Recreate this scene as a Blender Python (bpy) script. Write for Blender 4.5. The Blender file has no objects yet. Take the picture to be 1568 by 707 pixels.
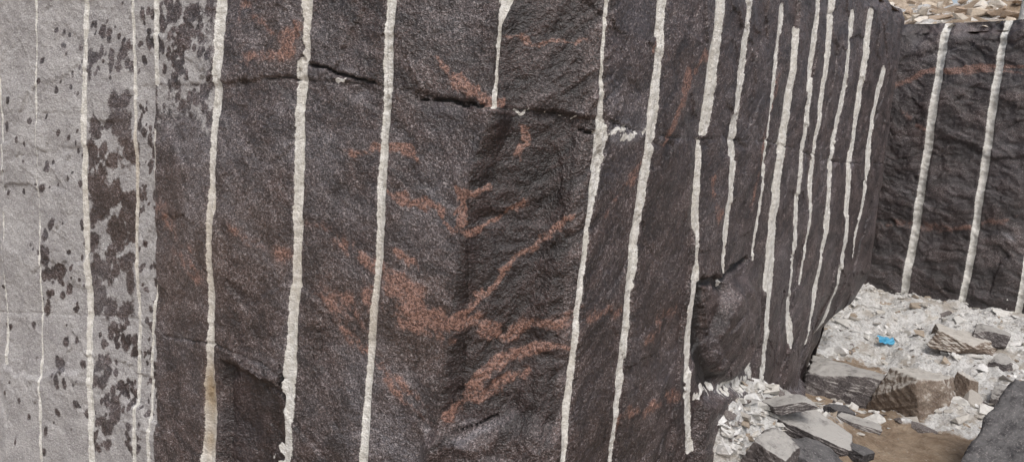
import bpy, bmesh, math, random
import numpy as np
from mathutils import Matrix, Vector, Euler
random.seed(7); rng=np.random.default_rng(11)
scene=bpy.context.scene
# ---------------------------------------------------------------- noise
_perm=np.random.default_rng(3).permutation(4096)
_gr=np.random.default_rng(5).random(4096)*2*np.pi
_gx=np.cos(_gr); _gy=np.sin(_gr)
def pn(x,y,seed=0):
    x=np.asarray(x,float)+seed*17.31; y=np.asarray(y,float)+seed*5.77
    xi=np.floor(x).astype(np.int64); yi=np.floor(y).astype(np.int64)
    fx=x-xi; fy=y-yi
    def g(i,j,dx,dy):
        h=_perm[(_perm[i&4095]+j)&4095]
        return _gx[h]*dx+_gy[h]*dy
    sx=fx*fx*fx*(fx*(fx*6-15)+10); sy=fy*fy*fy*(fy*(fy*6-15)+10)
    a=g(xi,yi,fx,fy); b=g(xi+1,yi,fx-1,fy); c=g(xi,yi+1,fx,fy-1); d=g(xi+1,yi+1,fx-1,fy-1)
    return 1.5*((a*(1-sx)+b*sx)*(1-sy)+(c*(1-sx)+d*sx)*sy)
def fbm(x,y,o=4,seed=0,gain=.5):
    r=0;a=1;f=1
    for k in range(o):
        r=r+a*pn(x*f,y*f,seed+k*3+1); a*=gain; f*=2.03
    return r
def ridged(x,y,o=4,seed=0):
    r=0;a=1;f=1
    for k in range(o):
        r=r+a*(1-2*np.abs(pn(x*f,y*f,seed+k*3+1))); a*=.5; f*=2.1
    return r
def ss(a,b,x):
    t=np.clip((x-a)/(b-a),0,1); return t*t*(3-2*t)
def facets(X,Y,n,ax,ay,seed,tilt,step,xr=None,lim=.01):
    """split-stone facets: irregular cells, each its own slightly tilted plane"""
    r=np.random.default_rng(seed)
    x0,x1=xr if xr else (X.min(),X.max())
    sx=r.uniform(x0,x1,n)*ax; sy=r.uniform(Y.min(),Y.max(),n)*ay
    best=np.full(X.shape,1e9,np.float32); out=np.zeros(X.shape,np.float32)
    tx=r.normal(0,tilt,n); ty=r.normal(0,tilt,n); of=r.uniform(-step,step,n)
    XA=(X*ax).astype(np.float32); YA=(Y*ay).astype(np.float32)
    for i in range(n):
        dx=XA-sx[i]; dy=YA-sy[i]; d=dx*dx+dy*dy; m=d<best
        best=np.where(m,d,best); out=np.where(m,of[i]+tx[i]*dx+ty[i]*dy,out)
    return np.clip(out,-lim,lim)
# ---------------------------------------------------------------- camera
W,H,F=1568.,707.,1130.
CAMZ=2.2
U=np.array([534.,7627.,1130.]); U/=np.linalg.norm(U)
Yc=np.array([0,0,-1.])-np.dot([0,0,-1.],U)*U; Yc/=np.linalg.norm(Yc)
Xc=np.cross(Yc,U)
R=np.array([Xc,Yc,U])
cam=bpy.data.cameras.new("camera"); co=bpy.data.objects.new("camera",cam)
scene.collection.objects.link(co); scene.camera=co
cam.sensor_width=36; cam.sensor_fit='HORIZONTAL'; cam.lens=36*F/W; cam.clip_end=1000; cam.clip_start=.05
M=Matrix([list(R[i])+[0] for i in range(3)]+[[0,0,0,1]]); M.translation=(0,0,CAMZ); co.matrix_world=M
def ray(px,py): return R@np.array([px-W/2,-(py-H/2),-F])
def hor(px): return 186+.07*(px-784)
def P_at(px,Y):
    d=ray(px,hor(px)); return (d[0]*Y/d[1],Y)
def on_z(px,py,z):
    d=ray(px,py); t=(z-CAMZ)/d[2]; return (d[0]*t,d[1]*t,z)
# ---------------------------------------------------------------- wall helper
class Wall:
    def __init__(s,pts,z0,z1):
        s.p=np.array(pts,float); s.L=np.r_[0,np.cumsum(np.hypot(*np.diff(s.p,axis=0).T))]; s.z0=z0; s.z1=z1
    def hit(s,px,py):
        d=ray(px,py); best=None
        for i in range(len(s.p)-1):
            a=s.p[i]; e=s.p[i+1]-a
            det=d[0]*(-e[1])+e[0]*d[1]
            if abs(det)<1e-9: continue
            t=(a[0]*(-e[1])+e[0]*a[1])/det
            k=(d[0]*a[1]-d[1]*a[0])/det
            if t>0 and -1e-6<=k<=1+1e-6 and (best is None or t<best[0]):
                best=(t,s.L[i]+k*(s.L[i+1]-s.L[i]),CAMZ+t*d[2])
        if best is None: return (s.L[-2],CAMZ)
        return best[1],best[2]
    def grid(s,us,zs,smooth=.05):
        uf=np.arange(0,s.L[-1],.01); xf=np.interp(uf,s.L,s.p[:,0]); yf=np.interp(uf,s.L,s.p[:,1])
        n=max(3,int(smooth/.01)*2+1); k=np.hanning(n+2)[1:-1]; k/=k.sum()
        pad=n//2
        xf=np.convolve(np.pad(xf,pad,'reflect',reflect_type='odd'),k,'valid'); yf=np.convolve(np.pad(yf,pad,'reflect',reflect_type='odd'),k,'valid')
        s.x=np.interp(us,uf,xf); s.y=np.interp(us,uf,yf)
        tx=np.gradient(xf); ty=np.gradient(yf); l=np.hypot(tx,ty)+1e-9
        s.nx=np.interp(us,uf,ty/l); s.ny=np.interp(us,uf,-tx/l)
        s.us=us; s.zs=zs; s.Ug,s.Zg=np.meshgrid(us,zs,indexing='ij')
    def poly(s,field,pts,soft=1.0,warp=None,wm=1.):
        q=[]
        for p in pts:
            u,z=s.hit(p[0],p[1]); a=s.hit(p[0]-p[2]/2,p[1])[0]; b=s.hit(p[0]+p[2]/2,p[1])[0]
            q.append((u,z,max(abs(b-a)/2*wm,.003),p[3] if len(p)>3 else 1.))
        for (u0,z0,w0,s0),(u1,z1,w1,s1) in zip(q[:-1],q[1:]):
            m=max(w0,w1)*2.2+.06
            i0=np.searchsorted(s.us,min(u0,u1)-m); i1=np.searchsorted(s.us,max(u0,u1)+m)
            j0=np.searchsorted(s.zs,min(z0,z1)-m); j1=np.searchsorted(s.zs,max(z0,z1)+m)
            if i1<=i0 or j1<=j0: continue
            uu=s.Ug[i0:i1,j0:j1]; zz=s.Zg[i0:i1,j0:j1]
            if warp is not None: uu=uu+warp[0][i0:i1,j0:j1]; zz=zz+warp[1][i0:i1,j0:j1]
            dx,dz=u1-u0,z1-z0; L2=dx*dx+dz*dz+1e-12
            t=np.clip(((uu-u0)*dx+(zz-z0)*dz)/L2,0,1)
            d=np.hypot(uu-u0-t*dx,zz-z0-t*dz); w=w0+t*(w1-w0)
            v=(s0+t*(s1-s0))*(1-d/w*soft) if soft!=0 else (s0+t*(s1-s0))*np.exp(-(d/w)**2)
            f=field[i0:i1,j0:j1]; np.maximum(f,v,out=f)
    def blob(s,field,px,py,rx,ry,val):
        u,z=s.hit(px,py); a=s.hit(px-rx,py)[0]; b=s.hit(px+rx,py)[0]; z2=s.hit(px,py+ry)[1]
        ru=abs(b-a)/2+1e-3; rz=abs(z2-z)+1e-3
        field+=val*np.exp(-((s.Ug-u)/ru)**2-((s.Zg-z)/rz)**2)
    def line(s,pts):
        return np.array(sorted([s.hit(*p) for p in pts]))
    def build(s,name,D,c1,c2,mat):
        X=s.x[:,None]+s.nx[:,None]*D; Y=s.y[:,None]+s.ny[:,None]*D
        co=np.stack([X,Y,s.Zg],-1).reshape(-1,3).astype(np.float32)
        nu,nz=D.shape
        i,j=np.meshgrid(np.arange(nu-1),np.arange(nz-1),indexing='ij'); a=(i*nz+j).ravel()
        f=np.stack([a,a+nz,a+nz+1,a+1],-1).astype(np.int32)
        return mk(name,co,f,mat,[('c1',c1.reshape(-1,4)),('c2',c2.reshape(-1,4))])
def mk(name,co,f,mat,attrs=(),smooth=True):
    me=bpy.data.meshes.new(name); n=f.shape[1]
    me.vertices.add(len(co)); me.vertices.foreach_set('co',np.ascontiguousarray(co,dtype=np.float32).ravel())
    me.loops.add(f.size); me.loops.foreach_set('vertex_index',np.ascontiguousarray(f,dtype=np.int32).ravel())
    me.polygons.add(len(f)); me.polygons.foreach_set('loop_start',np.arange(len(f),dtype=np.int32)*n)
    me.polygons.foreach_set('use_smooth',np.full(len(f),smooth,dtype=bool))
    for k,v in attrs:
        at=me.attributes.new(k,'FLOAT_COLOR','POINT'); at.data.foreach_set('color',np.ascontiguousarray(v,dtype=np.float32).ravel())
    me.update(calc_edges=True); me.validate()
    me.materials.append(mat)
    o=bpy.data.objects.new(name,me); scene.collection.objects.link(o)
    return o
# ---------------------------------------------------------------- materials
class NT:
    def __init__(s,name):
        m=bpy.data.materials.new(name); m.use_nodes=True; s.m=m; s.t=m.node_tree; s.n=s.t.nodes
        s.b=s.n['Principled BSDF']
    def new(s,t,**k):
        n=s.n.new(t)
        for a,v in k.items(): setattr(n,a,v)
        return n
    def put(s,sock,v):
        if isinstance(v,bpy.types.NodeSocket): s.t.links.new(v,sock)
        elif v is not None: sock.default_value=v
    def math(s,op,a,b=None,c=None,clamp=False):
        n=s.new('ShaderNodeMath',operation=op); n.use_clamp=clamp
        s.put(n.inputs[0],a); s.put(n.inputs[1],b); s.put(n.inputs[2],c); return n.outputs[0]
    def mr(s,x,a,b,c=0.,d=1.,t='SMOOTHSTEP'):
        n=s.new('ShaderNodeMapRange',interpolation_type=t)
        for i,v in enumerate((x,a,b,c,d)): s.put(n.inputs[i],v)
        return n.outputs[0]
    def mix(s,f,a,b,bt='MIX'):
        n=s.new('ShaderNodeMix',data_type='RGBA',blend_type=bt)
        s.put(n.inputs[0],f); s.put(n.inputs[6],a if isinstance(a,bpy.types.NodeSocket) else (*a,1)); s.put(n.inputs[7],b if isinstance(b,bpy.types.NodeSocket) else (*b,1))
        return n.outputs[2]
    def noise(s,vec,sc,det=4,rough=.6,dist=0.):
        n=s.new('ShaderNodeTexNoise'); s.put(n.inputs['Vector'],vec)
        n.inputs['Scale'].default_value=sc; n.inputs['Detail'].default_value=det; n.inputs['Roughness'].default_value=rough; n.inputs['Distortion'].default_value=dist
        return n.outputs[0]
    def attr(s,name):
        a=s.new('ShaderNodeAttribute',attribute_name=name); sp=s.new('ShaderNodeSeparateColor'); s.t.links.new(a.outputs['Color'],sp.inputs[0])
        return sp.outputs[0],sp.outputs[1],sp.outputs[2],a.outputs['Alpha']
    def bump(s,h,st,di,prev=None):
        n=s.new('ShaderNodeBump'); n.inputs['Strength'].default_value=st; n.inputs['Distance'].default_value=di; s.put(n.inputs['Height'],h)
        if prev is not None: s.put(n.inputs['Normal'],prev)
        return n.outputs[0]
    def pos(s): return s.new('ShaderNodeNewGeometry').outputs['Position']

def granite(name):
    k=NT(name); P=k.pos()
    wh,du,ve,dk=k.attr('c1'); li,br,st,tone=k.attr('c2')
    n_f=k.noise(P,84,2,.85); n_f2=k.noise(P,135,1,.7); n_m=k.noise(P,18,5,.78); n_l=k.noise(P,2.6,4,.6)
    edge=k.noise(P,38,3,.7)
    t=k.math('ADD',k.math('MULTIPLY',st,.60),k.math('MULTIPLY',n_m,.48))
    base=k.mix(k.mr(t,.30,.84),(.025,.0165,.017),(.128,.089,.082))
    base=k.mix(k.mr(n_l,.45,.7,0,.5),base,(.108,.094,.104))
    base=k.mix(k.math('MULTIPLY',k.mr(li,0.,1.),.85,clamp=True),base,k.mix(k.mr(n_m,.3,.7),(.105,.099,.115),(.31,.295,.31)))
    base=k.mix(k.math('MULTIPLY',br,.8,clamp=True),base,(.155,.100,.074))
    fl=k.mr(n_f,.535,.61); fl=k.math('MULTIPLY',fl,k.mr(k.math('ADD',st,k.math('MULTIPLY',li,.5)),.15,.9,.35,1.))
    base=k.mix(k.math('MULTIPLY',fl,.66),base,(.48,.425,.42))
    fd=k.mr(n_f2,.50,.41); base=k.mix(k.math('MULTIPLY',fd,.78),base,(.012,.009,.009))
    base=k.mix(1.,base,k.mix(tone,(.36,.31,.31),(1,1,1)),'MULTIPLY')  # tone carries painted facet shading plus random rock variation
    # red feldspar veins
    vf=k.mr(k.math('ADD',k.math('ADD',ve,k.math('MULTIPLY',k.math('SUBTRACT',n_m,.5),1.5)),k.math('MULTIPLY',k.math('SUBTRACT',st,.5),.75)),.10,.72)
    vf=k.math('MULTIPLY',vf,k.mr(ve,0.02,.34))
    vc=k.mix(k.mr(n_f,.40,.60),(.085,.043,.034),(.37,.205,.155))
    base=k.mix(k.math('MULTIPLY',vf,.86),base,vc)
    # rock dust film
    df=k.mr(k.math('ADD',du,k.math('MULTIPLY',k.math('SUBTRACT',edge,.5),.8)),.34,.62)
    dn=k.noise(P,7,5,.65)
    dcol=k.mix(k.mr(dn,.3,.7),(.35,.335,.335),(.50,.485,.48))
    dcol=k.mix(k.mr(n_f,.52,.66,0,.55),dcol,(.63,.615,.605)); dcol=k.mix(k.mr(n_f2,.46,.36,0,.45),dcol,(.18,.17,.17))
    base=k.mix(k.math('MULTIPLY',df,.93),base,dcol)
    base=k.mix(k.mr(k.math('ADD',dk,k.math('MULTIPLY',k.math('SUBTRACT',edge,.5),.9)),.25,.7),base,(.014,.011,.011))
    # drill powder
    wf=k.mr(k.math('ADD',wh,k.math('MULTIPLY',k.math('SUBTRACT',edge,.5),.5)),.06,.14)
    wc=k.mix(k.mr(k.noise(P,26,4,.7),.35,.65),(.60,.58,.53),(.82,.805,.77))
    wc=k.mix(k.math('MULTIPLY',br,1.,clamp=True),wc,(.38,.29,.19))
    wc=k.mix(k.mr(n_f,.57,.68,0,.3),wc,(.38,.36,.34))
    col=k.mix(k.math('MULTIPLY',wf,.96),base,wc)
    k.put(k.b.inputs['Base Color'],col)
    pw=k.math('MAXIMUM',wf,df)
    k.put(k.b.inputs['Roughness'],k.mr(pw,0,1,.35,.95,'LINEAR'))
    k.put(k.b.inputs['Specular IOR Level'],k.mr(pw,0,1,.75,.1,'LINEAR'))
    hgt=k.math('ADD',k.math('MULTIPLY',n_f,.8),k.math('ADD',k.math('MULTIPLY',n_m,1.4),k.math('MULTIPLY',edge,.9)))
    hgt=k.math('ADD',hgt,k.math('MULTIPLY',k.math('ADD',df,wf),.10))
    k.put(k.b.inputs['Normal'],k.bump(hgt,.85,.011))
    return k.m
def stone(name,dark,light,dustc,dust=.5,sc=1.):
    k=NT(name); P=k.new('ShaderNodeTexCoord').outputs['Object']
    n1=k.noise(P,8*sc,6,.7); n2=k.noise(P,70*sc,3,.75)
    c=k.mix(k.mr(n1,.35,.65),dark,light)
    c=k.mix(k.mr(n2,.54,.68,0,.55),c,(.36,.33,.32)); c=k.mix(k.mr(n2,.44,.34,0,.5),c,(.02,.018,.018))
    nz=k.new('ShaderNodeSeparateXYZ'); k.t.links.new(k.new('ShaderNodeNewGeometry').outputs['Normal'],nz.inputs[0])
    up=k.mr(k.math('ADD',nz.outputs[2],k.math('MULTIPLY',k.math('SUBTRACT',n1,.5),2.2)),.3,1.0,0,dust)
    c=k.mix(up,c,dustc)
    k.put(k.b.inputs['Base Color'],c); k.b.inputs['Roughness'].default_value=.8
    k.put(k.b.inputs['Normal'],k.bump(k.math('ADD',n1,k.math('MULTIPLY',n2,.35)),.9,.035))
    return k.m
def rubmat(name):
    k=NT(name); P=k.pos(); a=k.new('ShaderNodeAttribute',attribute_name='col').outputs['Color']
    n1=k.noise(P,30,5,.7); n2=k.noise(P,120,3,.7)
    c=k.mix(k.mr(n1,.35,.75,0,.4),a,(.26,.23,.20)); c=k.mix(k.mr(n2,.5,.7,0,.45),c,(.68,.66,.63))
    k.put(k.b.inputs['Base Color'],c); k.b.inputs['Roughness'].default_value=.9
    k.put(k.b.inputs['Normal'],k.bump(n1,.8,.02)); return k.m
def groundmat(name):
    k=NT(name); P=k.pos(); po,wet,tn,_=k.attr('c1')
    n1=k.noise(P,6,6,.65); n2=k.noise(P,45,5,.75); n3=k.noise(P,2.3,5,.6)
    mud=k.mix(k.mr(n1,.3,.7),(.24,.165,.105),(.43,.33,.235)); mud=k.mix(k.mr(n2,.5,.7,0,.6),mud,(.52,.45,.37))
    gre=k.mix(k.mr(n2,.3,.6),(.46,.44,.41),(.84,.83,.81)); gre=k.mix(k.mr(n1,.54,.70,0,.7),gre,(.40,.33,.25))
    gre=k.mix(k.mr(n3,.5,.66,0,.75),gre,(.40,.34,.27))
    f=k.mr(k.math('ADD',po,k.math('MULTIPLY',k.math('SUBTRACT',k.noise(P,4,6,.7),.5),1.8)),.30,.6)
    c=k.mix(f,mud,gre); k.put(k.b.inputs['Base Color'],c); k.b.inputs['Roughness'].default_value=.9
    k.put(k.b.inputs['Normal'],k.bump(k.math('ADD',n2,n1),.9,.04)); return k.m
MG=granite("granite_face"); MS=stone("granite_broken",(.055,.046,.046),(.15,.13,.125),(.50,.48,.45),.85)
MB=stone("brown_stone",(.16,.115,.085),(.29,.23,.18),(.60,.57,.52),.9); MD=stone("dark_granite",(.03,.028,.031),(.085,.08,.085),(.3,.29,.28),.3)
MR=rubmat("rubble"); MGr=groundmat("quarry_floor"); MT=stone("tan_stone",(.30,.23,.17),(.52,.43,.34),(.6,.53,.44),.6)
# ---------------------------------------------------------------- main wall
prof=[(-14,9.5)]+[P_at(-60,4.7),P_at(120,4.25),P_at(243,3.95),P_at(335,3.68),P_at(470,3.42),P_at(600,3.25),P_at(762,3.08),P_at(915,3.1),P_at(1003,3.5),P_at(1082,3.98),P_at(1130,4.3),P_at(1200,5.0),P_at(1262,5.8),P_at(1358,7.25)]
prof+= [(prof[-1][0]-.1,9.0),(prof[-1][0]-.5,13.)]
A=Wall(prof,-.9,3.5)
uc=A.L[-3]; ul=A.hit(-10,350)[0]
us=np.concatenate([np.arange(0,ul-.3,.05),np.arange(ul-.3,uc+.25,.005),np.arange(uc+.25,A.L[-1],.06)])
zs=np.concatenate([np.arange(-.9,0,.06),np.arange(0,.25,.015),np.arange(.25,3.5,.009),[3.5]])
A.grid(us,zs,.03); Ug,Zg=A.Ug,A.Zg
U_=lambda x,y=300: A.hit(x,y)[0]
wu=.010*fbm(Ug*9,Zg*9,3,40)+.004*pn(Ug*60,Zg*45,50); wz=.010*fbm(Ug*9,Zg*9,3,60)
warpS=(.0026*fbm(Ug*7,Zg*3,3,41)+.0018*fbm(Ug*45,Zg*26,2,51),0*wu)
warp=(wu,wz); warp2=(wu*3.0+.04*pn(Ug*4,Zg*4,77),wz*3.0+.04*pn(Ug*4,Zg*4,79))
stripes={
 's0':[(2,120,4,.5),(5,350,5,.6),(8,555,6,.6)],
 's1':[(57,0,4,.4),(60,300,4,.4),(63,470,5,.8),(66,707,6,.9)],
 's2':[(127,-40,8),(128,180,8),(133,370,8),(137,560,9),(138,760,10)],
 's3':[(203,-40,6),(206,220,6),(207,400,6),(211,480,7),(205,680,7),(203,760,7)],
 's4':[(243,-40,10),(243,125,10)], 's4b':[(240,200,4,.6),(237,440,5,.6),(229,560,5,.7),(226,720,6,.7)],
 's5':[(338,-40,20),(333,140,14),(325,280,12),(322,400,12),(320,540,14),(318,600,20),(318,760,26)],
 's6':[(471,-40,17),(471,88,14)],'s6b':[(464,100,19),(460,200,14),(457,300,14),(453,440,16),(443,580,20),(435,760,25)],
 's7':[(607,-40,19),(597,130,17),(590,260,17),(582,400,16),(571,540,16),(558,760,17)],
 's8':[(786,-30,26),(777,5,22),(768,38,6),(763,100,5),(760,165,7)],
 's9':[(932,-40,8),(922,90,6),(920,175,11),(922,215,20),(917,260,19),(905,350,13),(893,450,16),(878,560,15),(868,625,15),(858,740,7)],
 's10':[(1018,-30,11),(1004,120,10),(999,185,14),(985,300,13),(970,420,12),(957,520,11),(945,620,10),(938,740,6)],
 's11':[(1101,-30,15),(1088,110,14),(1080,200,10)],'s11b':[(1075,215,5),(1068,300,6),(1064,400,10),(1055,500,12),(1048,600,10),(1050,685,8)],
 's12':[(1149,-30,15),(1135,110,15),(1122,240,14),(1110,350,11),(1105,400,8),(1106,437,3)],
 's13':[(1197,18,9),(1185,120,7),(1172,250,6),(1159,395,4)],
 's14':[(1218,48,6),(1203,180,8),(1190,290,8),(1180,400,10),(1170,500,9),(1164,610,7)],
 's15':[(1254,-10,9),(1240,120,8),(1225,240,7),(1215,350,7),(1209,430,7),(1212,525,6)],
 's16':[(1277,-10,8),(1262,120,7),(1247,230,5),(1237,330,5),(1225,430,4)],
 's17':[(1303,25,8),(1292,130,8),(1273,240,7),(1262,350,7),(1246,450,6),(1236,525,4)],
 's18':[(1333,22,8),(1318,140,7),(1300,270,7),(1288,400,6),(1273,515,4)],
 's19':[(1349,112,7),(1332,210,7),(1319,310,7),(1307,392,4)]}
WH=np.full(Ug.shape,-1.)
for k,p in stripes.items(): A.poly(WH,p,1.,warpS,.97)
WH+= (.18*fbm(Ug*6,Zg*3.5,4,43,.6)-.04)*(WH>-.9)
# ---- panels between drill lines
sub=np.array(sorted([A.hit(x,300)[0] for x in (5,60,132,206,239,324,457,588,727,911,985,1068,1115,1166,1189,1219,1238,1267,1296)]))
idx=np.searchsorted(sub,us)
r1=rng.uniform(-.012,.018,len(sub)+2); r2=rng.uniform(-.018,.012,len(sub)+2)
lo=np.r_[0,sub][idx]; hi=np.r_[sub,us[-1]][idx]; tt=np.clip((us-lo)/(hi-lo+1e-6),0,1)
pan=(r1[idx]*(1-tt)+r2[idx]*tt)*.9
right=ss(U_(930),U_(1000),us)
D=pan[:,None]+.0*Ug
# ---- foliation direction fields
crz=A.line([(770,120),(765,160),(735,260),(715,360),(700,480),(690,560),(680,650),(672,760)])
o=np.argsort(crz[:,1]); cu=np.interp(Zg,crz[o,1],crz[o,0])
jl=A.line([(-10,172),(126,172),(134,186),(196,186),(204,132),(340,128),(420,119),(500,124),(580,128),(610,136),(680,150),(760,166),(850,173),(915,180),(990,205),(1050,213),(1180,216),(1290,250)])
jz=np.interp(us,jl[:,0],jl[:,1])[:,None]+.007*fbm(Ug*9,Ug*0,4,3)
up=ss(-.003,.003,Zg-jz)
cu_up=U_(762,100); cuu=np.where(Zg>jz,cu_up,cu)+.008*fbm(Ug*0+3,Zg*7,3,4)
rt=ss(-.012,.012,Ug-cuu)
def streak(th,seed,fa=2.2,fb=17,gain=.66):
    a=Ug*math.cos(th)+Zg*math.sin(th); b=-Ug*math.sin(th)+Zg*math.cos(th)
    b=b+.10*fbm(Ug*1.6,Zg*1.6,3,seed+5)
    return fbm(a*fa,b*fb,6,seed,gain)
stR=streak(math.radians(38),100,3.6,12,.64); stL=streak(math.radians(-22),130,6.,11,.68)
stI=fbm(Ug*5,Zg*6,6,160,.7)
fr=ss(U_(920),U_(960),Ug)
ST=stR*rt*(1-.45*fr)+stI*.6*fr+stL*(1-rt)
lowm=ss(-.5,.6,fbm(Ug*1.1,Zg*1.1,3,71))
D+= .0040*ST*(.4+1.1*rt)*(.5+lowm)*(1-.6*fr)
D+= .018*fbm(Ug*1.1,Zg*1.1,3,9)+.004*fbm(Ug*6,Zg*6,4,19)+.0022*fbm(Ug*28,Zg*28,3,29)
xr=(ul-.3,uc+.3)
wf_=(.07*fbm(Ug*3,Zg*3,5,73,.6),.07*fbm(Ug*3,Zg*3,5,74,.6))
D+= facets(Ug+wf_[0],Zg+wf_[1],110,1.,.8,77,.022,.0026,xr,.007)
D+= facets(Ug+wf_[0]*.6+.3*Zg,Zg+wf_[1]*.6,420,1.,1.3,78,.045,.0025,(xr[0],xr[1]+1),.006)*(.35+.65*lowm)
# ridge at crease
dc=Ug-cuu; D+= (.07*np.exp(-np.abs(dc)/.22)*(1-up) +.02*np.exp(-np.abs(dc)/.15)*up*(dc<0))
D+= np.where(dc>0,-.06*ss(0,.08,dc)*(1-ss(.3,.42,dc)),0)*(1-up*.6)
# joint: upper slab slightly proud + hairline crack
jm=ss(U_(300),U_(380),Ug)
D+=.012*up*(1-ss(U_(900),U_(990),Ug))*(.3+.7*jm)
jd=np.exp(-((Zg-jz)/.0055)**2); vis=ss(-.35,.15,pn(Ug*2.3,Ug*0+9,8))*(.25+.75*jm); D-=.014*jd*vis
D-= .018*np.exp(-((Zg-jz+.02)/.03)**2)*ss(.15,.5,pn(Ug*6,Zg*6,31))*jm
DK=jd*vis*.75
j2=A.line([(-10,478),(120,482),(235,490),(250,515),(330,528),(400,556),(436,580)])
j2z=np.interp(us,j2[:,0],j2[:,1])[:,None]+.005*fbm(Ug*12,Ug*0,3,13)
m2=1-ss(-.01,.05,Ug-j2[-1,0]); m2b=.45+.55*ss(U_(235),U_(260),Ug)
jd2=np.exp(-((Zg-j2z)/.005)**2)*m2; D-=.014*jd2*m2b; DK=np.maximum(DK,jd2*ss(-.2,.4,pn(Ug*3,Ug*0,18))*.75*m2b)
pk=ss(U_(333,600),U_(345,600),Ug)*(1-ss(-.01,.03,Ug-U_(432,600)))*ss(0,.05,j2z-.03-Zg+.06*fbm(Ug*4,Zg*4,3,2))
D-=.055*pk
def ledge(pts,amp,sl=.035):
    global D
    l=A.line(pts); z=np.interp(us,l[:,0],l[:,1])[:,None]+.035*fbm(Ug*6,Ug*0+4,4,66)
    w=ss(l[0,0]-.02,l[0,0]+.06,Ug)*(1-ss(l[-1,0]-.06,l[-1,0]+.02,Ug))
    D+=amp*w*ss(0,sl,z-Zg)
    return w*np.exp(-((Zg-z)/.03)**2)
LG=ledge([(655,650),(700,645),(760,638),(868,636)],.06,.10)
LG+=ledge([(1062,606),(1100,592),(1150,584),(1200,600),(1290,585)],.07,.06)
LG+=ledge([(0,560),(60,570),(130,560)],.02)
# loose block beside the fracture
B=np.zeros(Ug.shape); A.blob(B,1120,505,32,72,1.)
D+=.075*ss(.33,.55,B+.07*fbm(Ug*4,Zg*4,3,93))+facets(Ug,Zg,60,1.,1.,95,.25,.01,(U_(1060),U_(1160)),.025)*ss(.35,.6,B)
CK=np.full(Ug.shape,-1.)
for p in ([(1070,430,9),(1068,470,15),(1067,530,18),(1074,575,22),(1090,584,12)],[(1090,440,7),(1120,415,7),(1150,400,5)],
          [(1070,432,8),(1090,428,9),(1105,440,8)],[(476,100,4),(500,104,5),(520,113,5),(545,120,5),(575,128,4)],[(430,560,4),(428,590,8),(434,640,4)],
          [(700,655,3),(760,640,4)],[(875,200,3),(915,205,3)],[(640,150,3),(700,158,5),(755,168,3)]):
    A.poly(CK,p,1.,warp)
CKc=np.clip(CK,0,1); D-=.04*np.clip(CKc*1.6,0,1); DK=np.maximum(DK,CKc*1.5)
A.poly(DK,[(878,210,3,.45),(877,330,3,.45)],1.,warp)
# drilled half-holes
g=np.clip(WH,0,1); D-= .015*np.sqrt(np.clip(1-(1-g)**2,0,1))*np.where(Ug<U_(250),.35,1.)*(1-.45*right[:,None])
# broken foot of the corner
ft=ss(1.0,.1,Zg+.15*pn(Ug*3,Zg*3,90))*ss(U_(1225,400),uc,Ug)*(1-ss(uc+.6,uc+1.5,Ug)); D-=.40*ft
ft2=ss(3.35,3.5,Zg+.08*fbm(Ug*4,Zg*4,3,91)); D-=.06*ft2
# ---- colour fields
VE=np.full(Ug.shape,0.)
veins=[[(470,345,14,.45),(540,375,24,.55),(600,420,32,.75),(640,465,44,.9),(700,495,38,.95)],[(560,440,18,.5),(620,490,22,.65),(690,520,16,.65)],
 [(700,495,30,.95),(760,512,26,.75),(830,500,24,.8),(890,482,18,.75),(960,466,12,.55)],
 [(600,298,7,1.),(640,305,10,1.1),(680,325,11,1.2),(712,355,11,1.1)],[(700,288,8,1.1),(715,310,11,1.2),(718,348,8,1.)],
 [(703,487,12,1.05),(740,448,13,1.15),(780,410,13,1.15),(830,368,15,1.05),(877,332,11,.85)],
 [(718,358,8,.9),(770,332,10,1.),(800,300,8,.7)],[(724,302,13,1.2),(752,291,11,1.3)],
 [(680,92,11,1.),(686,112,18,1.25),(700,125,27,1.3),(725,132,18,1.15),(757,152,14,1.1)],
 [(802,242,9,1.1),(814,212,12,1.25),(806,186,8,1.1)],[(605,222,13,1.2),(640,238,15,1.25)],[(540,230,14,.5),(600,225,17,.8)],
 [(608,383,8,1.),(636,412,9,1.1)],[(480,440,14,.45),(540,515,18,.6),(600,580,18,.55),(665,632,15,.45)],
 [(690,632,10,.75),(722,596,13,.9),(765,556,16,.95),(830,532,15,.9),(876,522,11,.6)],[(710,610,18,.75),(760,600,20,.75),(800,570,16,.6)],
 [(1078,85,12,1.3),(1070,105,9,1.1)],[(1056,118,12,1.3),(1042,160,9,1.),(1030,190,10,1.2),(1018,212,7,1.)],[(1006,60,6,1.1),(1000,80,6,1.1)],
 [(1085,250,6,.5),(1100,330,6,.5)],[(380,85,14,.6),(440,85,15,.75),(460,40,12,.5)],[(365,20,18,.5),(450,60,18,.5)],
 [(250,330,40,.33),(300,420,30,.33)],[(340,345,24,.4),(440,395,28,.4)],[(500,440,30,.4),(560,500,30,.4)],[(600,560,24,.35),(660,600,20,.3)],
 [(930,330,8,.45),(990,240,8,.45)],[(780,60,10,.5),(900,60,9,.7)],[(1190,120,6,.55),(1150,330,6,.45)],[(990,520,11,.5),(1040,470,11,.55)],[(950,640,11,.45),(1040,600,11,.5)]]
for p in veins: A.poly(VE,p,0,warp2)
VE*= .84+.40*np.clip(fbm(Ug*7,Zg*7,4,260,.6)+.5*ST,-1,1)
BR=np.zeros(Ug.shape)
for a in [(318,600,12,50,1.0),(316,680,10,25,.7),(285,380,70,120,.4),(400,370,90,80,.3),(600,480,120,90,.35),(440,60,70,60,.25),(190,240,40,60,.35),(170,330,50,140,.35),(800,560,80,70,.25),(1040,430,70,150,.12)]: A.blob(BR,*a)
LI=np.zeros(Ug.shape)
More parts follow.
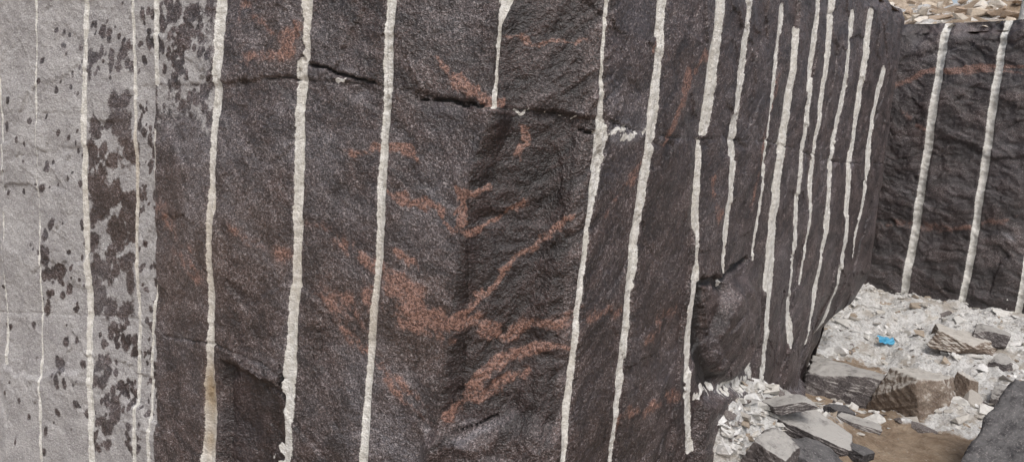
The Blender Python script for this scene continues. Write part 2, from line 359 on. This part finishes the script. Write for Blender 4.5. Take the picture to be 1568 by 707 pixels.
for a in [(500,220,160,120,.50),(560,60,160,80,.52),(420,470,110,150,.26),(620,250,110,120,.42),(650,580,90,80,.36),(500,640,70,80,.45),(640,700,120,60,.45),(120,400,120,500,.4),
          (900,240,34,60,.5),(960,150,60,80,.35),(290,240,60,120,.5),(280,620,60,90,.25),(700,410,25,80,.4),(1120,230,60,180,.36),(1250,250,60,220,.40),(1090,640,60,60,.5),(960,560,50,90,.2),(270,530,30,30,.6),(380,545,45,12,.7)]: A.blob(LI,*a)
LI*= .6+.6*fbm(Ug*2.2,Zg*3,6,201,.6); LI+=.40*fbm(Ug*1.7,Zg*1.7,7,210,.70)*(1-.7*rt); LI+= .9*LG*ss(-.3,.4,fbm(Ug*9,Zg*9,4,215))
LI+= .26*ss(.2,.9,ST)*(.4+.6*lowm)
LI-=.33*rt*(1-ss(U_(880),U_(930),Ug)); LI-=.5*pk  # shaded side of the crease and recessed pocket painted less light
ab=ss(.25,.7,fbm(Ug*8,Zg*10,4,230))*np.exp(-np.abs(Zg-jz)/.05)*jm; LI+=.8*ab
A.poly(LI,[(380,352,10,.8),(402,378,12,.9),(425,425,8,.7)],0,warp2)
A.poly(LI,[(470,105,10,.9),(510,100,16,.9),(560,122,8,.8)],0,warp2)
A.poly(LI,[(935,205,12,1.2),(985,203,12,1.2)],0,warp2)
A.poly(LI,[(690,665,12,1.1),(740,652,14,1.2),(800,645,10,.9)],0,warp2)
TONE=1-.85*rt*(1-ss(U_(872),U_(882),Ug))*(1-.4*up)-.2*rt*ss(U_(920),U_(930),Ug)*(1-ss(U_(1050),U_(1070),Ug))*(1-up)-.7*pk  # shading right of the crease and in the pocket, painted as darker colour
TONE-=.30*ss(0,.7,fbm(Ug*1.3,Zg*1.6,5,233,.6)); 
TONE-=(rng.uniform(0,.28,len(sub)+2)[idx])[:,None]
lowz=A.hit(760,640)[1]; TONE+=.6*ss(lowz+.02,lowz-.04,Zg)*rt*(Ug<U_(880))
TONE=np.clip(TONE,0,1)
# white spill around some grooves
SP=np.full(Ug.shape,-1.)
for p in ([(905,205,7,.6),(935,208,7,.7),(988,203,6,.6)],[(500,120,6,.6),(575,126,5,.6)],[(770,168,4,.6),(910,180,3,.6)],[(1060,602,6,.6),(1110,586,7,.7),(1150,590,10,.8)],
          [(1145,560,12,.7),(1155,600,16,.9),(1170,650,18,.9)],[(430,640,20,.6),(428,720,22,.7)]): A.poly(SP,p,1.,warp2)
SP-= .6*ss(-.3,.5,fbm(Ug*14,Zg*14,3,240))
WH=np.maximum(WH,SP)
def colm(x0,x1,y0,y1,f=.01):
    u0=U_(x0);u1=U_(x1);z1=A.hit((x0+x1)/2,y0)[1];z0=A.hit((x0+x1)/2,y1)[1]
    return ss(u0-f,u0+f,Ug)*(1-ss(u1-f,u1+f,Ug))*ss(z0-f,z0+f,Zg)*(1-ss(z1-f,z1+f,Zg))
uA=U_(240)
DU=1-ss(uA-.02,uA+.01,Ug+.5*wu)
DU=np.maximum(DU,.9*colm(240,334,-200,129)*(1-.45*ss(U_(280,60),U_(334,60),Ug)))
DU=np.maximum(DU,.60*colm(240,330,129,330,.03)*ss(A.hit(280,320)[1],A.hit(280,130)[1],Zg)*(1+.35*fbm(Ug*6,Zg*4,4,300)))
DU-= .16*ss(-.2,.4,fbm(Ug*3,Zg*3,5,310))*(DU>.2)
DU-= .34*colm(137,203,185,480)*ss(-.5,.3,fbm(Ug*5,Zg*3.5,5,320,.6))
DU-= .22*colm(137,238,480,710)*ss(-.2,.4,fbm(Ug*6,Zg*5,5,330,.6))
def spots(n,x0,x1,y0,y1,r0,r1,seed,clump=.0):
    rr=np.random.default_rng(seed)
    for _ in range(n):
        px=rr.uniform(x0,x1); py=rr.uniform(y0,y1)
        if clump and pn(np.array(px/38.),np.array(py/38.),seed)<clump-.3: continue
        r=(r0+(r1-r0)*rr.random()**1.8)*.86; u,z=A.hit(px,py); ru=abs(A.hit(px+r,py)[0]-A.hit(px-r,py)[0])/2; el=rr.uniform(1.0,1.8); th=math.radians(rr.uniform(40,100))
        m=ru*el*1.8
        i0,i1=np.searchsorted(us,[u-m,u+m]); j0,j1=np.searchsorted(zs,[z-m,z+m])
        if i1<=i0 or j1<=j0: continue
        a=(Ug[i0:i1,j0:j1]-u+.8*wu[i0:i1,j0:j1]); b=Zg[i0:i1,j0:j1]-z+.8*wz[i0:i1,j0:j1]
        c=a*math.cos(th)+b*math.sin(th); d=-a*math.sin(th)+b*math.cos(th)
        q=np.hypot(c/(ru*el),d/ru); f=DU[i0:i1,j0:j1]; np.minimum(f,rr.uniform(0,.2)+np.clip(q-.35,0,1)*.9+np.where(q<1.3,0,9),out=f)
spots(22,0,58,150,700,2,5,1); spots(90,62,130,340,700,2,7,2,.25); spots(36,62,128,20,330,2,5,3)
spots(130,135,240,0,130,2.2,8,4,.2); spots(380,137,204,185,480,2.5,13,5,.2); spots(220,137,204,480,700,2.5,9,6,.25)
spots(170,208,238,150,690,2,7,7,.2); spots(190,246,334,0,130,2.5,9,8,.15); spots(60,250,330,130,300,3,10,9)
spots(110,64,98,370,480,2.5,8,10,.2); spots(4,168,200,150,178,8,12,12)
DU=np.clip(DU,0,1.1)
STn=np.clip(.5+.45*ST,0,1)
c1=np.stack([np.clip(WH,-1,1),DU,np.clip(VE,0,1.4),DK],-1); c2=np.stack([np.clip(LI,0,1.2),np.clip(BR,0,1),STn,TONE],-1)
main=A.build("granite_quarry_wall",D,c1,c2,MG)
# ---------------------------------------------------------------- far wall
d1=P_at(1300,9.7); d2=P_at(1568,8.3); dv=(d2[0]-d1[0],d2[1]-d1[1])
fp=[(d1[0]-dv[0]*1.6,d1[1]-dv[1]*1.6),d1,d2,(d2[0]+dv[0]*3.2,d2[1]+dv[1]*2.2),(d2[0]+dv[0]*3.2+12,d2[1]+dv[1]*2.2-3)]
Bw=Wall(fp,-.1,3.72)
usb=np.concatenate([np.arange(0,7.0,.011),np.arange(7.0,Bw.L[-1],.08)]); zsb=np.concatenate([np.arange(-.1,3.70,.014),[3.72]])
Bw.grid(usb,zsb,.03); Ug2,Zg2=Bw.Ug,Bw.Zg
wp=(.005*fbm(Ug2*6,Zg2*4,4,400)+.0*Ug2,.01*fbm(Ug2*6,Zg2*6,3,410))
W2=np.full(Ug2.shape,-1.)
for p in ([(1447,36,14),(1425,200,14),(1405,330,14),(1382,462,13)],[(1540,30,13),(1515,200,14),(1490,380,13),(1470,482,12)],[(1632,30,13),(1600,230,13),(1568,435,13),(1552,510,12)]): Bw.poly(W2,p,1.,wp)
for uu in np.arange(6.2,Bw.L[-1],.62):
    W2=np.maximum(W2,1-np.abs(Ug2-uu+.06*(Zg2-2))/.05)
W2=np.minimum(W2,1)
a2=Ug2*math.cos(-.22)+Zg2*math.sin(-.22); b2=-Ug2*math.sin(-.22)+Zg2*math.cos(-.22); b2=b2+.16*fbm(Ug2*1.2,Zg2*1.2,4,3)
S2=fbm(a2*1.8,b2*7,6,420,.66)
Df=.012*S2+.05*fbm(Ug2,Zg2,4,430)+.006*fbm(Ug2*8,Zg2*8,3,440)-.025*np.clip(W2,0,1)**.5
Df+=facets(Ug2+.08*fbm(Ug2*3,Zg2*3,4,470),Zg2+.08*fbm(Ug2*3,Zg2*3,4,471),220,.7,1.5,472,.035,.004,None,.01)
Df-=.15*ss(3.5,3.72,Zg2+.12*fbm(Ug2*3,Zg2*3,3,441))
V2=np.zeros(Ug2.shape)
wv=(.05*pn(Ug2*3,Zg2*3,5),.05*pn(Ug2*3,Zg2*3,6))
for p in ([(1360,128,10,.6),(1430,110,11,.85),(1500,104,10,.85),(1600,95,9,.6)],[(1350,340,16,.35),(1450,352,16,.4),(1568,330,12,.35)],[(1480,110,8,.6),(1600,108,8,.5)],[(1350,150,12,.3),(1420,200,12,.3)]): Bw.poly(V2,p,0,wv)
L2=np.clip(.04+.50*fbm(Ug2*1.4,Zg2*3,6,450,.66)+.45*ss(.2,.9,fbm(a2*3,b2*10,5,455))*ss(2.6,1.0,Zg2),0,1)
SPb=.9*ss(.5,.9,fbm(Ug2*11,Zg2*11,3,460))*ss(1.3,.4,Zg2)-.65; W2=np.maximum(W2,SPb)
TN2=np.clip(.38+.8*fbm(Ug2*.9,Zg2*2.5,5,480),.05,1)
cb1=np.stack([W2,0*W2,V2,0*W2],-1); cb2=np.stack([L2,0*W2,np.clip(.45+.42*S2,0,1),TN2],-1)
Bw.build("granite_bench_wall",Df,cb1,cb2,MG)
# ---------------------------------------------------------------- ground
def seg_dist(x,y,pts):
    best=np.full(np.shape(x),1e9)
    for (ax,ay),(bx,by) in zip(pts[:-1],pts[1:]):
        dx,dy=bx-ax,by-ay; t=np.clip(((x-ax)*dx+(y-ay)*dy)/(dx*dx+dy*dy),0,1)
        best=np.minimum(best,np.hypot(x-ax-t*dx,y-ay-t*dy))
    return best
mainpts=prof[1:-2]
def gh(x,y):
    x=np.asarray(x,float); y=np.asarray(y,float)
    df=seg_dist(x,y,fp[:4]); dm=seg_dist(x,y,mainpts)
    near=np.exp(-((np.hypot(x-4,y-7))/6)**2)
    h=.05*fbm(x*.9,y*.9,3,500)
    po=powder(x,y)
    h=h+.36*np.exp(-(df/1.1)**2)+.08*ss(3.4,2.4,df)*near*ss(.2,1.,dm)
    h=h+.55*np.exp(-((dm+.1*fbm(x*3,y*3,3,505))/.42)**2)*ss(3.95,4.5,y)*(1-.92*ss(4.7,5.8,y))*ss(.6,1.2,x)
    h=h-.10*ss(.8,.2,dm)*ss(5.5,6.2,y)
    h=h-.60*ss(.9,-.6,x)
    h=h+po*(.06*fbm(x*3.5,y*3.5,4,510)+.022*ridged(x*9,y*9,3,520))+.012*fbm(x*12,y*12,3,530)*near
    far=np.hypot(x,y); h=h+.5*ss(20,80,far)*fbm(x*.03,y*.03,3,540)
    return h
def powder(x,y):
    df=seg_dist(x,y,fp[:4]); dm=seg_dist(x,y,mainpts)
    return np.clip(ss(3.7,2.5,df+.6*fbm(x*1.3,y*1.3,3,550))*ss(.0,.5,dm+.0*y)+.85*ss(.6,.25,dm)*ss(6.2,5.2,y)*ss(3.9,4.3,y)*(x>.6),0,1)
def axis(a,b,st,lo,hi):
    c=np.arange(a,b,st); l=a-np.cumsum(st*1.18**np.arange(1,60)); l=l[l>lo]; h=b+np.cumsum(st*1.18**np.arange(1,60)); h=h[h<hi]
    return np.r_[lo,l[::-1],c,h,hi]
gx=axis(1.0,7.5,.022,-160,160); gy=axis(3.6,10.2,.022,-160,160)
GX,GY=np.meshgrid(gx,gy,indexing='ij'); GZ=gh(GX,GY)
def gridmesh(name,X,Y,Z,mat,at):
    n,m=X.shape; i,j=np.meshgrid(np.arange(n-1),np.arange(m-1),indexing='ij'); a=(i*m+j).ravel()
    return mk(name,np.stack([X,Y,Z],-1).reshape(-1,3),np.stack([a,a+m,a+m+1,a+1],-1),mat,at)
gc=np.stack([powder(GX,GY),0*GX,0*GX,0*GX+1],-1).reshape(-1,4)
gridmesh("ground",GX,GY,GZ,MGr,[('c1',gc)])
def bench(name,pts,z0,rise,inset):
    p=np.array(pts); xs=np.linspace(p[0,0],p[-1,0],260); o=np.argsort(p[:,0]); ys=np.interp(xs,p[o,0],p[o,1])+inset
    t=np.r_[0,np.cumsum(.06*1.06**np.arange(95))]; t=t[t<130]
    X=np.repeat(xs[:,None],len(t),1); Y=ys[:,None]+t[None]; T=t[None]+0*X
    Z=z0+rise*ss(.0,3.5,T)+ss(.1,.8,T)*(.10*fbm(X*1.2,Y*1.2,4,600)+.05*fbm(X*5,Y*5,3,610))+.03*np.clip(T-3,0,60)
    at=np.stack([.45+.5*fbm(X,Y,3,620),0*X,0*X,0*X+1],-1).reshape(-1,4)
    return gridmesh(name,X,Y,Z,MGr,[('c1',at)])
bench("quarry_terrace",[(prof[0][0],prof[0][1])]+prof[1:-2],3.47,.15,.05)
bench("quarry_terrace",[(prof[-3][0]-.1,11.2)]+[q for q in fp if q[0]>prof[-3][0]],3.60,.75,.12)
# ---------------------------------------------------------------- rocks
def ico(l):
    bm=bmesh.new(); bmesh.ops.create_icosphere(bm,subdivisions=l,radius=1); bm.verts.ensure_lookup_table()
    v=np.array([x.co[:] for x in bm.verts]); f=np.array([[q.index for q in x.verts] for x in bm.faces]); bm.free(); return v,f
IC=ico(6)
def rockshape(rr,box=True,cuts=7,soft=60):
    v,f=IC; N=[]
    if box:
        for ax in range(3):
            for s in (1,-1):
                n=np.zeros(3); n[ax]=s; n+=rr.normal(0,.13,3); N.append((n/np.linalg.norm(n),rr.uniform(.8,1)))
        for _ in range(cuts):
            n=rr.normal(0,1,3); n/=np.linalg.norm(n); N.append((n,rr.uniform(.85,1.25)))
    else:
        for _ in range(cuts+6):
            n=rr.normal(0,1,3); n/=np.linalg.norm(n); N.append((n,rr.uniform(.6,1.)))
    acc=0
    for n,d in N: acc=acc+np.maximum(v@n/d,0)**soft
    r=1/acc**(1/soft); r=np.minimum(r,1.7)
    return v*r[:,None],f
def rock(name,loc,dim,rot,mat,seed,box=True,cuts=8,rough=.045):
    rr=np.random.default_rng(seed); v,f=rockshape(rr,box,cuts,90)
    s=seed*3.1
    a=v[:,0]*1.7+v[:,2]*1.3+s; b=v[:,1]*1.9-v[:,2]*1.5
    d=rough*(.7*fbm(a*1.5,b*1.5,6,seed%50,.6)+.5*ridged(v[:,0]*2+s,v[:,2]*3+v[:,1]*2,4,seed%40))
    v=v*(1+d[:,None]); v=v*np.array(dim)/2
    o=mk(name,v,f,mat); o.rotation_euler=[math.radians(q) for q in rot]; o.location=loc
    return o
def gz(x,y): return float(gh(np.array([x]),np.array([y]))[0])
def put(name,px,py,zg,dim,rot,mat,seed,**k):
    x,y,z=on_z(px,py,zg); return rock(name,(x,y,zg),dim,rot,mat,seed,**k)
def ground_pt(px,py,off=0.):
    d=ray(px,py); Y=np.linspace(4,11,1400); X=d[0]/d[1]*Y; Z=CAMZ+d[2]/d[1]*Y
    k=np.argmax(Z-gh(X,Y)-off<0); return float(X[k]),float(Y[k]),float(Z[k])
def rest(name,px,py,dim,rot,mat,seed,**k):
    return rock(name,ground_pt(px,py,dim[2]*.26),dim,rot,mat,seed,**k)
rest("stone_block",1402,606,(.66,.50,.44),(4,-6,28),MB,21,cuts=4)
rest("stone_block",1482,527,(.58,.36,.18),(0,6,20),MB,22)
rest("stone_block",1516,517,(.40,.34,.20),(5,4,60),MS,23)
rest("stone_block",1305,590,(.82,.5,.34),(3,3,-28),MS,24,cuts=5)
put("granite_slab",1240,650,.34,(.56,.38,.11),(12,16,-20),MS,25)
rest("granite_slab",1312,692,(.26,.2,.09),(0,8,30),MD,26)
put("granite_slab",1205,618,.50,(.30,.20,.07),(-5,-14,10),MS,27)
rest("granite_slab",1318,650,(.34,.16,.07),(6,6,-25),MS,28)
rest("granite_slab",1285,632,(.22,.16,.09),(0,8,10),MD,29)
put("granite_boulder",1240,712,.22,(.46,.34,.24),(6,8,-20),MD,30)
put("granite_boulder",1180,700,.36,(.28,.3,.24),(6,8,-40),MS,31)
put("granite_boulder",1614,748,.10,(1.1,.9,.60),(18,-34,20),MD,32,cuts=6,rough=.05)
rest("stone_block",1545,612,(.30,.26,.20),(0,8,50),MS,33)
rest("stone_block",1478,596,(.17,.16,.24),(0,8,20),MB,34)
rest("stone_block",1450,512,(.32,.24,.14),(0,-8,70),MB,35)
rest("stone_block",1535,560,(.24,.2,.14),(0,-8,30),MS,36)
def hullshape(rr):
    bm=bmesh.new()
    for _ in range(rr.integers(8,13)):
        q=rr.uniform(-1,1,3); q/=max(.6,np.abs(q).max()); bm.verts.new(q)
    r=bmesh.ops.convex_hull(bm,input=bm.verts); 
    bmesh.ops.delete(bm,geom=[g for g in r['geom_interior'] if isinstance(g,bmesh.types.BMVert)],context='VERTS')
    bmesh.ops.triangulate(bm,faces=bm.faces[:]); bm.verts.ensure_lookup_table(); bm.verts.index_update()
    v=np.array([x.co[:] for x in bm.verts]); f=np.array([[q.index for q in x.verts] for x in bm.faces]); bm.free(); return v,f
T=[hullshape(np.random.default_rng(900+i)) for i in range(24)]
def scatter(name,pts,mat):
    VV=[];FF=[];CC=[];n=0
    for (x,y,z,s,c,rr) in pts:
        v,f=T[rr.integers(0,24)]
        Rm=np.array(Euler((rr.uniform(-.4,.4),rr.uniform(-.4,.4),rr.uniform(0,6.3))).to_matrix())
        v=(v*np.array([1,rr.uniform(.45,1),rr.uniform(.25,.65)])*s)@Rm.T+np.array([x,y,z])
        VV.append(v);FF.append(f+n);n+=len(v);CC.append(np.tile([*c,1.],(len(v),1)))
    return mk(name,np.concatenate(VV),np.concatenate(FF),mat,[('col',np.concatenate(CC))],smooth=False)
pal=[(.80,.79,.77),(.68,.665,.63),(.57,.54,.49),(.42,.39,.35),(.36,.29,.22),(.12,.10,.095)]
rr=np.random.default_rng(5); pts=[]
NN=34000
X=rr.uniform(1,9,NN); Y=rr.uniform(3.6,11,NN); Pw=powder(X,Y)
keep=(rr.random(NN)<(.05+.5*Pw))&(X>1.2+.55*(Y-4.3)); X=X[keep];Y=Y[keep]; Z=gh(X,Y); PW=powder(X,Y)
cl=fbm(X*1.5,Y*1.5,3,700)
for x,y,z,p,q in zip(X,Y,Z,PW,cl):
    s=.006+.030*rr.random()**4*(1.3 if p>.5 else .8)
    if rr.random()<.022*(1+2*(q>.25)): s=rr.uniform(.03,.11)
    c=pal[rr.choice(6,p=[.38,.24,.13,.11,.09,.05] if p>.5 else [.15,.15,.2,.22,.20,.08])]
    pts.append((x,y,z+s*.05,s,c,rr))
scatter("rubble_pile",pts,MR)
pts=[]
PX=[q[0] for q in mainpts]; PY=[q[1] for q in mainpts]
for _ in range(900):
    k_=4.35+2.8*rr.random()**1.7; i=np.interp(k_,PY[8:],PX[8:])
    off=abs(rr.normal(0,.25)); x=i+off*.8; y=k_-off*.6; s=rr.uniform(.008,.05)*(.4+.7*rr.random())
    if rr.random()<.06: s=rr.uniform(.04,.08)
    pts.append((x,y,gz(x,y)+s*.1,s,pal[rr.choice(6,p=[.24,.18,.16,.18,.06,.18])],rr))
scatter("wall_talus",pts,MR)
pts=[]
for _ in range(900):
    t=rr.random(); x=fp[0][0]+(fp[3][0]-fp[0][0])*t; y=np.interp(x,[q[0] for q in fp[:4]],[q[1] for q in fp[:4]])+.25+abs(rr.normal(0,1.6))
    T0=y-np.interp(x,[q[0] for q in fp[:4]],[q[1] for q in fp[:4]])
    s=.025+.12*rr.random()**3; pts.append((x,y,3.62+.75*float(ss(0,3.5,T0-.12))+s*.2,s,[(.72,.65,.56),(.6,.5,.39),(.78,.74,.68),(.42,.31,.22)][rr.integers(0,4)],rr))
scatter("terrace_rubble",pts,MR)
for i,(x,y,z,d,r) in enumerate([(7.0,15.5,5.1,(2.6,1.5,1.5),10),(9.6,14.5,5.0,(2.2,1.5,1.3),-14),(12.3,15,5.1,(2.6,1.6,1.5),8),(15,16,5.2,(2.4,1.5,1.6),20),(4.6,17,5.2,(2,1.5,1.4),-8)]):
    rock("quarried_block",(x,y,z),d,(0,0,r),MT,60+i,cuts=3)
def post():
    x,y=P_at(1538,8.85); bm=bmesh.new()
    bmesh.ops.create_cone(bm,segments=14,radius1=.055,radius2=.048,depth=1.5,cap_ends=True)
    bmesh.ops.subdivide_edges(bm,edges=[e for e in bm.edges if abs(e.verts[0].co.z-e.verts[1].co.z)>.5],cuts=10)
    for v in bm.verts: v.co.x+=.01*math.sin(v.co.z*4); v.co.y+=.008*math.cos(v.co.z*5)
    me=bpy.data.meshes.new("marker_post"); bm.to_mesh(me); bm.free(); me.materials.append(MT2)
    o=bpy.data.objects.new("marker_post",me); scene.collection.objects.link(o); o.location=(x,y,4.35); o.rotation_euler=(0,.06,0)
MT2=stone("pale_post",(.5,.5,.48),(.7,.7,.68),(.6,.6,.6),.1,3); post()
k=NT("blue_plastic"); k.put(k.b.inputs['Base Color'],k.mix(k.noise(k.pos(),30,3),(.03,.22,.42),(.10,.42,.60))); k.b.inputs['Roughness'].default_value=.4
x,y,z=ground_pt(1355,521,.05); n=14; a=np.linspace(0,1,n); SX,SY=np.meshgrid(a,a,indexing='ij'); SZ=.02*pn(SX*4,SY*4,3)+.03*pn(SX*2,SY*2,8)
o=gridmesh("plastic_scrap",SX*.17-.07+.02*pn(SY*5,SY*0,4),SY*.09-.04+.02*pn(SX*5,SY*0,5),SZ+.0,k.m,[]); o.location=(x,y,z); o.rotation_euler=(.7,.1,.1)
# ---------------------------------------------------------------- light
w=bpy.data.worlds.new("World"); scene.world=w; w.use_nodes=True; nt=w.node_tree
sky=nt.nodes.new('ShaderNodeTexSky'); sky.sky_type='NISHITA'; sky.sun_disc=False; sky.air_density=1.; sky.dust_density=4.; sky.ozone_density=1.
sd=Vector((.06,-.58,.81)).normalized(); el=math.asin(sd.z); sky.sun_elevation=el; sky.sun_rotation=math.atan2(sd.x,sd.y)
hs=nt.nodes.new('ShaderNodeHueSaturation'); hs.inputs['Saturation'].default_value=.55
nt.links.new(sky.outputs[0],hs.inputs['Color']); bg=nt.nodes['Background']; nt.links.new(hs.outputs[0],bg.inputs[0]); bg.inputs[1].default_value=.15
s=bpy.data.lights.new("sun",'SUN'); s.energy=1.5; s.angle=math.radians(14); s.color=(1,.97,.94); so=bpy.data.objects.new("sun",s); scene.collection.objects.link(so)
so.rotation_euler=sd.to_track_quat('Z','Y').to_euler()
scene.view_settings.view_transform='Standard'; scene.view_settings.look='None'; scene.view_settings.exposure=0
